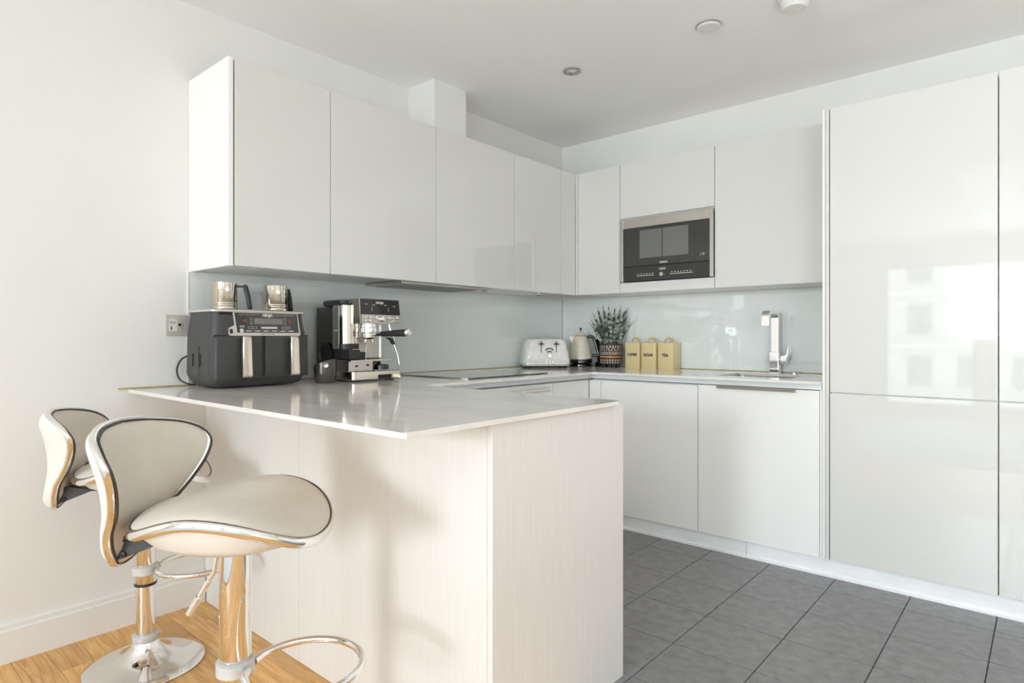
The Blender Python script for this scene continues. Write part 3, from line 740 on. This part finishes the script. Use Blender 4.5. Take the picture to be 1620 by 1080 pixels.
# steam wand
bm = bmesh.new(); bm_tube(bm, spline([(.27, .235, .262), (.275, .238, .235), (.285, .242, .21), (.295, .245, .178)], 5), .006, 10); obj('wand_joint', bm, 'chrome', t, 40)
bm = bmesh.new(); rings(bm, [rrect(.295, .240, .165, .008, .008, .006), rrect(.290, .234, .185, .011, .010, .008), rrect(.285, .215, .198, .012, .014, .008)]); obj('wand_grip', bm, 'black', t, 40)
bm = bmesh.new(); bm_tube(bm, [(.296, .242, .168), (.31, .252, .12), (.318, .258, .07)], .0042, 10); obj('steam_wand', bm, 'chrome', t, 60)
bm = bmesh.new(); bm_tube(bm, spline([(.20, .165, .20), (.205, .15, .16), (.215, .138, .10), (.22, .136, .06)], 5), .0035, 8); obj('water_tube', bm, 'chrome', t, 60)
# accessory rack at the lower left: black drawer boxes with steel slotted front
part('accessory_box', t, 'black', [(.165, .285, .004, .060, .100, .142)], bev=.002)
part('accessory_box', t, 'black', [(.165, .255, .064, .112, .098, .132)], bev=.002)
part('accessory_shelf', t, 'steelh', [(.16, .30, .0, .235, .090, .0965)], bev=.001)
bm = bmesh.new(); bm_box(bm, .158, .282, .0, .004, .030, .092); bm_box(bm, .278, .283, .0, .130, .030, .092); obj('lower_panel', bm, 'steel', t)
part('panel_slot', t, 'dark', [(.283, .2838, .035, .050, .065, .073), (.283, .2838, .095, .110, .068, .076), (.283, .2838, .035, .050, .038, .046), (.283, .2838, .095, .110, .040, .048)])
# tray
bm = bmesh.new(); rings(bm, [rrect(.235, Wm/2, .006, .085, Wm/2+.002, .018), rrect(.235, Wm/2, .010, .090, Wm/2+.006, .02), rrect(.235, Wm/2, .044, .090, Wm/2+.006, .02), rrect(.235, Wm/2, .047, .086, Wm/2+.002, .018)]); obj('drip_tray', bm, 'steelh', t, 40)
part('tray_slot', t, 'dark', [(.3245, .3262, .130, .205, .010, .028)])
bm = bmesh.new()
for k in range(10): bm_box(bm, .16+.015*k, .166+.015*k, .13, Wm-.01, .047, .0485)
obj('tray_grate', bm, 'chrome', t)
bm = bmesh.new(); bm_lathe(bm, [(.032, .049), (.034, .051), (.034, .070), (.030, .073), (.0, .073)], 32, c=(.27, .19, 0)); obj('tamper', bm, 'blackg', t, 40)
bm = bmesh.new(); rings(bm, [[(.085+r*cos(2*pi*i/28), yy, .115+1.35*r*sin(2*pi*i/28)) for i in range(28)] for yy, r in ((.012, .045), (-.004, .044), (-.006, .036), (.004, .030))]); obj('tank_dial', bm, 'black', t, 40)
text('lettering', t, 'LUXE', .013, (.178, -.0012, .23), FY, 'print', bold=.0006) if False else None
part('badge', t, 'black', [(.168, .200, -.0012, .0, .222, .236)])
text('lettering', t, 'LUXE', .009, (.184, -.0016, .229), FY, 'print', bold=.0004) if False else None
bm = bmesh.new()
for k in range(4): bm_box(bm, .171+.0075*k, .1755+.0075*k, -.0018, -.0011, .225, .233)
obj('badge_print', bm, 'print', t)

# ---------------------------------------------------------------- knock box
t = thing('knock_box', 'dark gunmetal coffee knock box with slanted open top', 'knock box', (.300, -2.150, H), radians(-50))
bm = bmesh.new(); n_ = 40; R = []
def kz(a, k):   # slanted rim: low towards one side
    return k*(.083+.022*cos(a))
for r, k in ((.040, 0.0), (.043, .04), (.048, .5), (.050, 1.0), (.047, 1.0), (.045, .5), (.038, .06)):
    R.append([(r*cos(2*pi*i/n_), r*sin(2*pi*i/n_), kz(2*pi*i/n_-radians(70), k)+.001) for i in range(n_)])
rings(bm, R); obj('body', bm, 'knock', t, 40)
bm = bmesh.new(); bm_tube(bm, [(0.0, -.044, .078), (0.0, .044, .078)], .007, 14); obj('knock_bar', bm, 'black', t, 40)
for a_ in (radians(20),):
    bm = bmesh.new(); bm_lathe(bm, [(.011, 0), (.011, .004), (.009, .006), (.006, .004), (0, .004)], 24)
    bmesh.ops.rotate(bm, cent=(0, 0, 0), matrix=Matrix.Rotation(pi/2, 3, 'Y'), verts=bm.verts); o = obj('bar_cap', bm, 'chrome', t, 40, off=(.0485*cos(a_), .0485*sin(a_), .078)); o.rotation_euler = (0, 0, a_)

# ---------------------------------------------------------------- toaster
t = thing('toaster', 'pearl white four-slice toaster with two black levers, nearest the hob', 'toaster', (.184, -.446, H), radians(-40)); t.scale = (1, .92, 1.06)
bm = bmesh.new()
R = [rrect(0, 0, .014, .098, .160, .03, 6), rrect(0, 0, .030, .106, .168, .035, 6), rrect(0, 0, .09, .100, .160, .04, 6), rrect(0, 0, .145, .092, .149, .045, 6), rrect(0, 0, .165, .084, .140, .045, 6), rrect(0, 0, .176, .074, .128, .04, 6), rrect(0, 0, .180, .06, .112, .035, 6)]
rings(bm, R); obj('body', bm, 'toaster', t, 60)
bm = bmesh.new(); rings(bm, [rrect(0, 0, .006, .096, .158, .03, 6), rrect(0, 0, .013, .100, .163, .03, 6), rrect(0, 0, .0138, .098, .160, .03, 6)]); obj('base', bm, 'blackg', t, 60)
bm = bmesh.new(); rings(bm, [rrect(0, 0, .0195, .1045, .1665, .034, 6), rrect(0, 0, .0235, .107, .169, .035, 6), rrect(0, 0, .0275, .1065, .1685, .035, 6)], cap=False); obj('chrome_trim', bm, 'chrome', t, 60)
for sx_ in (-1, 1):
    for sy_ in (-1, 1):
        bm = bmesh.new(); bm_lathe(bm, [(.010, 0), (.011, .0075)], 16); obj('foot', bm, 'black', t, 40, off=(sx_*.075, sy_*.13, 0))
bm = bmesh.new()
for sy_ in (-.058, .058):
    for sx_ in (-.027, .027): bm_box(bm, sx_-.012, sx_+.012, sy_-.046, sy_+.046, .1795, .1812, bev=.0006)
obj('slot', bm, 'dark', t)
def fr(z): return .1055-(.0145)*(z-.03)/.115+.0005   # front surface of the toaster at height z
for yy in (-.046, .062):
    bm = bmesh.new(); bm_box(bm, fr(.10)-.006, fr(.10)+.0022, yy-.0022, yy+.0022, .060, .158); obj('lever_slot', bm, 'black', t)
    bm = bmesh.new(); bm_box(bm, fr(.145), fr(.145)+.018, yy-.021, yy+.021, .144, .150, bev=.0025); bm_box(bm, fr(.145)-.001, fr(.145)+.01, yy-.004, yy+.004, .140, .163, bev=.002); obj('lever', bm, 'blackg', t)
bm = bmesh.new()
A = [radians(52+76*i/12) for i in range(13)]
pts = [(.012+.050*cos(a), .066+.058*sin(a)) for a in A]+[(.012+.028*cos(a), .066+.032*sin(a)) for a in reversed(A)]
bm_prism(bm, pts, 'x', fr(.105)-.006, fr(.105)+.0028); obj('browning_scale', bm, 'charcoal', t)
bm = bmesh.new(); pts = [(.012+.043*cos(a), .066+.051*sin(a)) for a in A]+[(.012+.033*cos(a), .066+.039*sin(a)) for a in reversed(A)]
bm_prism(bm, pts, 'x', fr(.105)+.0026, fr(.105)+.0036); bm_box(bm, fr(.1)+.0014, fr(.1)+.004, .011, .013, .095, .115); obj('scale_window', bm, 'print', t)
bm = bmesh.new(); bm_lathe(bm, [(.014, 0), (.014, .010), (.011, .013), (0, .013)], 28); bmesh.ops.rotate(bm, cent=(0, 0, 0), matrix=Matrix.Rotation(pi/2, 3, 'Y'), verts=bm.verts); obj('knob', bm, 'chrome', t, 40, off=(fr(.075)-.001, .012, .076))
for k in range(3):
    bm = bmesh.new(); bm_lathe(bm, [(.0065, 0), (.0065, .005), (.005, .007), (0, .007)], 20); bmesh.ops.rotate(bm, cent=(0, 0, 0), matrix=Matrix.Rotation(pi/2, 3, 'Y'), verts=bm.verts); obj('button', bm, 'chrome', t, 40, off=(fr(.04)-.001, -.010+.022*k, .040))
bm = bmesh.new()
for yy in (-.010, .034): bm_box(bm, fr(.055), fr(.055)+.0006, yy-.0015, yy+.0015, .053, .057)
obj('symbol_print', bm, 'printd', t)

# ---------------------------------------------------------------- kettles
def kettle(label, x, y, rz, bodym, low, small=False):
    t = thing('kettle', label, 'kettle', (x, y, H), rz)
    k = 1.0
    bm = bmesh.new(); bm_lathe(bm, [(.074, 0), (.078, .004), (.078, .014), (.074, .018), (.03, .02)], 40); obj('power_base', bm, 'blackg', t, 40)
    bm = bmesh.new(); bm_lathe(bm, [(.070, .0205), (.079, .024), (.081, .044), (.079, .048)], 40); obj('lower_band', bm, 'blackg', t, 40)
    bm = bmesh.new(); bm_lathe(bm, [(.0805, .0482), (.0815, .050), (.0800, .054)], 40); obj('chrome_trim', bm, 'chrome', t, 40)
    prof = [(.0795, .0542), (.079, .065), (.074, .10), (.066, .135), (.056, .170), (.046, .195), (.036, .206), (.034, .207)]
    bm = bmesh.new(); bm_lathe(bm, prof, 48); obj('body', bm, bodym, t, 60)
    if not small:
        bm = bmesh.new(); bm_lathe(bm, [(.037, .2075), (.038, .210), (.036, .212)], 40); obj('lid_ring', bm, 'tinh', t, 40)
        bm = bmesh.new(); bm_lathe(bm, [(.036, .2122), (.030, .219), (.018, .229), (.010, .236), (.006, .239)], 40); obj('lid', bm, bodym, t, 40)
        bm = bmesh.new(); bm_lathe(bm, [(.004, .2385), (.004, .246), (.008, .252), (.0085, .258), (.006, .263), (0, .265)], 24); obj('lid_knob', bm, 'blackg', t, 40)
    else:
        bm = bmesh.new(); bm_lathe(bm, [(.036, .2075), (.034, .214), (.0, .218)], 40); obj('lid', bm, bodym, t, 40)
    # spout at -x, handle at +x
    bm = bmesh.new(); rings(bm, [rrect(-.045, 0, .155, .020, .018, .012), rrect(-.058, 0, .185, .022, .017, .010), rrect(-.062, 0, .205, .020, .014, .008)]); obj('spout', bm, bodym, t, 60)
    bm = bmesh.new(); bm_tube(bm, spline([(.042, 0, .196), (.066, 0, .204), (.085, 0, .196), (.100, 0, .160), (.112, 0, .115), (.120, 0, .080), (.108, 0, .072), (.078, 0, .078)], 5), .008, 12, flat=.010); obj('handle', bm, 'blackg', t, 60)
    if not small:
        bm = bmesh.new(); bm_lathe(bm, [(.007, 0), (.007, .003), (.005, .004)], 20); bmesh.ops.rotate(bm, cent=(0, 0, 0), matrix=Matrix.Rotation(pi/2, 3, 'X'), verts=bm.verts)
        o = obj('power_light', bm, 'red', t, 40, off=(.02, -.0775, .034))
    return t
kettle('cream enamel kettle with pointed lid and black handle beside the toaster', .268, -.152, radians(30), 'kettle', 0)
# dark appliance half hidden behind the cream kettle
t = thing('countertop_appliance', 'black appliance with square top half hidden behind the cream kettle', 'appliance', (.377, -.056, H), radians(0)); t.scale = (.72, .8, .97)
bm = bmesh.new(); rings(bm, [rrect(0, 0, 0, .050, .042, .015), rrect(0, 0, .03, .052, .044, .015), rrect(0, 0, .032, .047, .040, .015)]); obj('base', bm, 'blackg', t, 40)
bm = bmesh.new(); rings(bm, [rrect(0, 0, .0322, .034, .034, .015), rrect(0, 0, .13, .036, .034, .015), rrect(.004, 0, .165, .046, .038, .008), rrect(.004, 0, .185, .050, .040, .006), rrect(.004, 0, .190, .046, .036, .006)]); obj('body', bm, 'blackg', t, 40)
bm = bmesh.new(); bm_box(bm, .047, .055, -.02, .02, .036, .046, bev=.002); obj('badge', bm, 'steelh', t)

# ---------------------------------------------------------------- snake plant in a patterned pot
PX, PY = .487, -.115
t = thing('potted_plant', 'spiky variegated snake plant in a dark patterned footed pot', 'plant', (PX, PY, H))
bm = bmesh.new(); bm_lathe(bm, [(.060, .020), (.070, .024), (.073, .035), (.077, .145), (.0775, .152), (.072, .152), (.070, .135), (.0, .133)], 48); pot = obj('pot', bm, 'potdark', t, 50)
bm = bmesh.new(); bm_lathe(bm, [(.0705, .1355), (.04, .138), (.0, .139)], 30); obj('soil', bm, 'soil', t, 50)
for k in range(5):
    a = 2*pi*k/5-1.2
    bm = bmesh.new(); bm_lathe(bm, [(.011, 0), (.013, .0225)], 14); obj('pot_foot', bm, 'blackg', t, 40, off=(.050*cos(a), .050*sin(a), 0))
def potr(z): return .0732+.0039*(z-.035)/.11
def patch(bm, a0, a1, z0, z1, sk=0.0, lift=.0007):
    n2 = 3; vs0 = []; vs1 = []
    for i in range(n2+1):
        a = a0+(a1-a0)*i/n2
        vs0.append(bm.verts.new(((potr(z0)+lift)*cos(a), (potr(z0)+lift)*sin(a), z0)))
        vs1.append(bm.verts.new(((potr(z1)+lift)*cos(a+sk), (potr(z1)+lift)*sin(a+sk), z1)))
    for i in range(n2): bm.faces.new((vs0[i], vs0[i+1], vs1[i+1], vs1[i]))
bm = bmesh.new(); NP = 26; da = 2*pi/NP
for k in range(NP):
    a = k*da
    for zc in (.138, .048):                 # chevrons
        patch(bm, a, a+da*.45, zc, zc+.0065, sk=da*.35); patch(bm, a+da*.35, a+da*.80, zc-.0065, zc, sk=-da*.35)
    # meander
    if k % 2 == 0:
        patch(bm, a, a+da*1.1, .126, .1285); patch(bm, a, a+da*.25, .112, .126); patch(bm, a+da*.9, a+da*1.15, .112, .126); patch(bm, a+da*.9, a+da*2, .1105, .113); 
    patch(bm, a+da*.1, a+da*.8, .1035, .1055)
    if k % 4 in (0, 1):
        for zz in (.097, .091, .085): patch(bm, a, a+da*.85, zz, zz+.0025)
    else:
        patch(bm, a+da*.1, a+da*.35, .083, .100); patch(bm, a+da*.55, a+da*.8, .083, .100)
    patch(bm, a+da*.1, a+da*.45, .026, .0355); patch(bm, a+da*.1, a+da*.75, .034, .0365)
obj('pot_pattern', bm, 'potlight', pot)
bm = bmesh.new(); rings(bm, [circ(0, 0, z, potr(z)+.0009, 48) for z in (.066, .0745)], cap=False); obj('orange_band', bm, 'orange', pot, 60)
# leaves: target tips in the picture, as (offset across the view, height)
lv = [(-.155, .275, .024), (-.132, .295, .022), (-.125, .345, .026), (-.095, .370, .030), (-.090, .355, .024), (-.052, .390, .030), (-.018, .385, .036), (-.035, .33, .034), (.030, .378, .030), (.060, .388, .026), (.070, .365, .030), (.092, .368, .026), (.115, .372, .032), (.148, .285, .022), (.10, .32, .028), (.045, .335, .034), (.0, .31, .036), (-.07, .30, .032)]
vr = Vector((.7552, .6552, 0)); vf = Vector((.6552, -.7552, 0))
for i, (off, ht, wd) in enumerate(lv):
    ht += .024; wd *= 1.12
    dpt = random.uniform(-.035, .035); base = vr*(off*.36+random.uniform(-.006, .006))+vf*(dpt*.8)
    tip = vr*off+vf*dpt*1.4
    for q_ in (base, tip):
        if q_.y > .085: q_ += vf*((q_.y-.085)/.7552)
    mid = base*.55+tip*.45; mid -= (tip-base)*.16
    p0, p1, p2 = Vector((base.x, base.y, .130)), Vector((mid.x, mid.y, .13+(ht-.13)*.55)), Vector((tip.x, tip.y, ht))
    bm = bmesh.new(); R = []
    tw = random.uniform(-.7, .7)
    ax = (vr*cos(tw)+vf*sin(tw)).normalized(); nr = Vector((-ax.y, ax.x, 0))
    for j in range(11):
        u_ = j/10; p = p0*(1-u_)**2+p1*2*u_*(1-u_)+p2*u_*u_
        w_ = wd*.5*(min(1, .62+u_*1.1) if u_ < .45 else max(.02, ((1-u_)/.55)**.75)*1.0)
        R.append([tuple(p-ax*w_+nr*w_*.30), tuple(p-nr*.0016), tuple(p+ax*w_+nr*w_*.30), tuple(p+nr*.0016)])
    rings(bm, R); obj('leaf', bm, 'leaf', t, 60)

# ---------------------------------------------------------------- storage tins
for i, (x0, word, lab) in enumerate(((.603, 'COFFEE', 'butter yellow storage tin lettered COFFEE'), (.719, 'SUGAR', 'butter yellow storage tin lettered SUGAR'), (.836, 'TEA', 'butter yellow storage tin lettered TEA'))):
    t = thing('storage_tin', lab, 'tin', (x0+.052, -.082, H), 0, 'yellow storage tins')
    bm = bmesh.new(); rings(bm, [rrect(0, 0, 0, .0505, .0505, .006, 3), rrect(0, 0, .002, .052, .052, .007, 3), rrect(0, 0, .140, .052, .052, .007, 3)]); obj('body', bm, 'tin', t, 40)
    bm = bmesh.new(); rings(bm, [rrect(0, 0, .1402, .0535, .0535, .008, 3), rrect(0, 0, .162, .0535, .0535, .008, 3), rrect(0, 0, .164, .051, .051, .007, 3)]); obj('lid', bm, 'tin', t, 40)
    bm = bmesh.new(); bm_tube(bm, [(.024*cos(a), .0, .1635+.030*sin(a)) for a in [pi*k/14 for k in range(15)]], .0028, 8, flat=.0055); o = obj('lid_handle', bm, 'tinh', t, 60); o.rotation_euler = (0, 0, radians(25))
    text('lettering', t, word, .024, (0, -.0523, .086), FY, 'printd', bold=.0011, sx_=.86 if i < 2 else 1)

# ---------------------------------------------------------------- tap
TXp, TYp = 1.533, -.085
t = thing('kitchen_tap', 'square-section chrome mixer tap with side lever behind the sink', 'tap', (TXp, TYp, H))
part('tap_base', t, 'chrome', [(-.027, .027, -.027, .027, 0, .005)], bev=.001)
part('tap_body', t, 'chrome', [(-.0235, .0235, -.0235, .0235, .005, .118)], bev=.0015)
bm = bmesh.new()   # flat spout: up, over and down towards the sink
path = [(0, .118), (0, .305)] + [(-.030+.030*cos(a), .305+.030*sin(a)) for a in [pi/2*k/8 for k in range(1, 9)]] + [(-.125, .335)] + [(-.125-.025*sin(a), .310+.025*cos(a)) for a in [pi/2*k/8 for k in range(1, 9)]] + [(-.150, .262)]
R = []
for i, (yy, zz) in enumerate(path):
    a = Vector(path[max(i-1, 0)]); b2 = Vector(path[min(i+1, len(path)-1)]); T = (b2-a).normalized(); nn = Vector((-T.y, T.x))*.009
    R.append([(-.0195, yy-nn.x, zz-nn.y), (.0195, yy-nn.x, zz-nn.y), (.0195, yy+nn.x, zz+nn.y), (-.0195, yy+nn.x, zz+nn.y)])
rings(bm, R); o = obj('spout', bm, 'chrome', t, 30)
bm = bmesh.new(); bm_tube(bm, [(.0235, 0, .075), (.052, 0, .075)], .010, 20); obj('lever_stem', bm, 'chrome', t, 40)
bm = bmesh.new(); rings(bm, [[(.050, -.02, .052), (.058, -.02, .050), (.058, .02, .050), (.050, .02, .052)], [(.058, -.02, .09), (.068, -.02, .09), (.068, .02, .09), (.058, .02, .09)], [(.068, -.02, .115), (.074, -.02, .113), (.074, .02, .113), (.068, .02, .115)], [(.072, -.018, .145), (.0745, -.018, .145), (.0745, .018, .145), (.072, .018, .145)]]); obj('lever', bm, 'chrome', t, 30)
bm = bmesh.new(); rings(bm, [[(.030, -.017, .052), (.052, -.017, .046), (.052, .017, .046), (.030, .017, .052)], [(.034, -.017, .095), (.060, -.017, .098), (.060, .017, .098), (.034, .017, .095)]]); obj('lever_block', bm, 'chrome', t, 30)
t = thing('waste_control', 'small round chrome waste knob on the worktop right of the tap', 'knob', (1.632, -.075, H))
bm = bmesh.new(); bm_lathe(bm, [(.022, 0), (.022, .004), (.017, .006), (.017, .010), (.012, .012), (0, .012)], 28); obj('knob', bm, 'chrome', t, 40)

bm = bmesh.new(); rings(bm, [rrect(2.9, -5.6, z, 2.2, 1.5, .03) for z in (FL+.0005, FL+.012)])
tag(obj('rug', bm, M['rug']), 'pale grey rug on the oak floor, only mirrored in the tall doors', 'rug')  # added out of view so the oak does not tint the room light
# ---------------------------------------------------------------- buildings outside the windows (seen only as reflections)
def building(label, x0, x1, y, h, floors, cols):
    t = thing('apartment_building', label, 'building', ((x0+x1)/2, y, -12), group='apartment blocks outside the windows')
    wpart('wall', t, 'build', [(x0, x1, y-8, y, -12, h)])
    fh = (h+12)/floors; cw = (x1-x0)/cols
    wb = []; bb = []
    for j in range(floors):
        for i in range(cols):
            wb.append((x0+cw*(i+.25), x0+cw*(i+.75), y, y+.05, -12+fh*j+.8, -12+fh*j+fh-.5))
        bb.append((x0+.5, x1-.5, y+.05, y+1.2, -12+fh*j, -12+fh*j+.25))
    o = wpart('windows_field', t, 'bwin', wb); o.name = 'window_glazing'
    wpart('balcony_slabs', t, 'build', bb).name = 'balcony_slab'
building('pale apartment block seen mirrored in the left of the tall door', -12, 3, -42, 16, 9, 6)
building('lower pale apartment block seen mirrored beside the cabinet gap', 6, 26, -60, 9, 7, 9)

# ---------------------------------------------------------------- lettering to mesh; tiny printed marks stay joined
bpy.context.view_layer.update()
dg = bpy.context.evaluated_depsgraph_get()
for o in [o for o in S.objects if o.type == 'FONT']:
    me = bpy.data.meshes.new_from_object(o.evaluated_get(dg)); me.name = 'lettering'
    n_ = bpy.data.objects.new('lettering', me); COL.objects.link(n_); n_.parent = o.parent
    n_.location = o.location; n_.rotation_euler = o.rotation_euler; n_.scale = o.scale
    bpy.data.objects.remove(o)
for o in S.objects:
    if o.name.split('.')[0] in ('symbol_print', 'panel_print', 'display_print', 'badge_print', 'pot_pattern', 'vent', 'tray_grate', 'preset_mark', 'panel_slot', 'side_slot', 'balcony_slab', 'window_glazing'): o['kind'] = 'stuff'
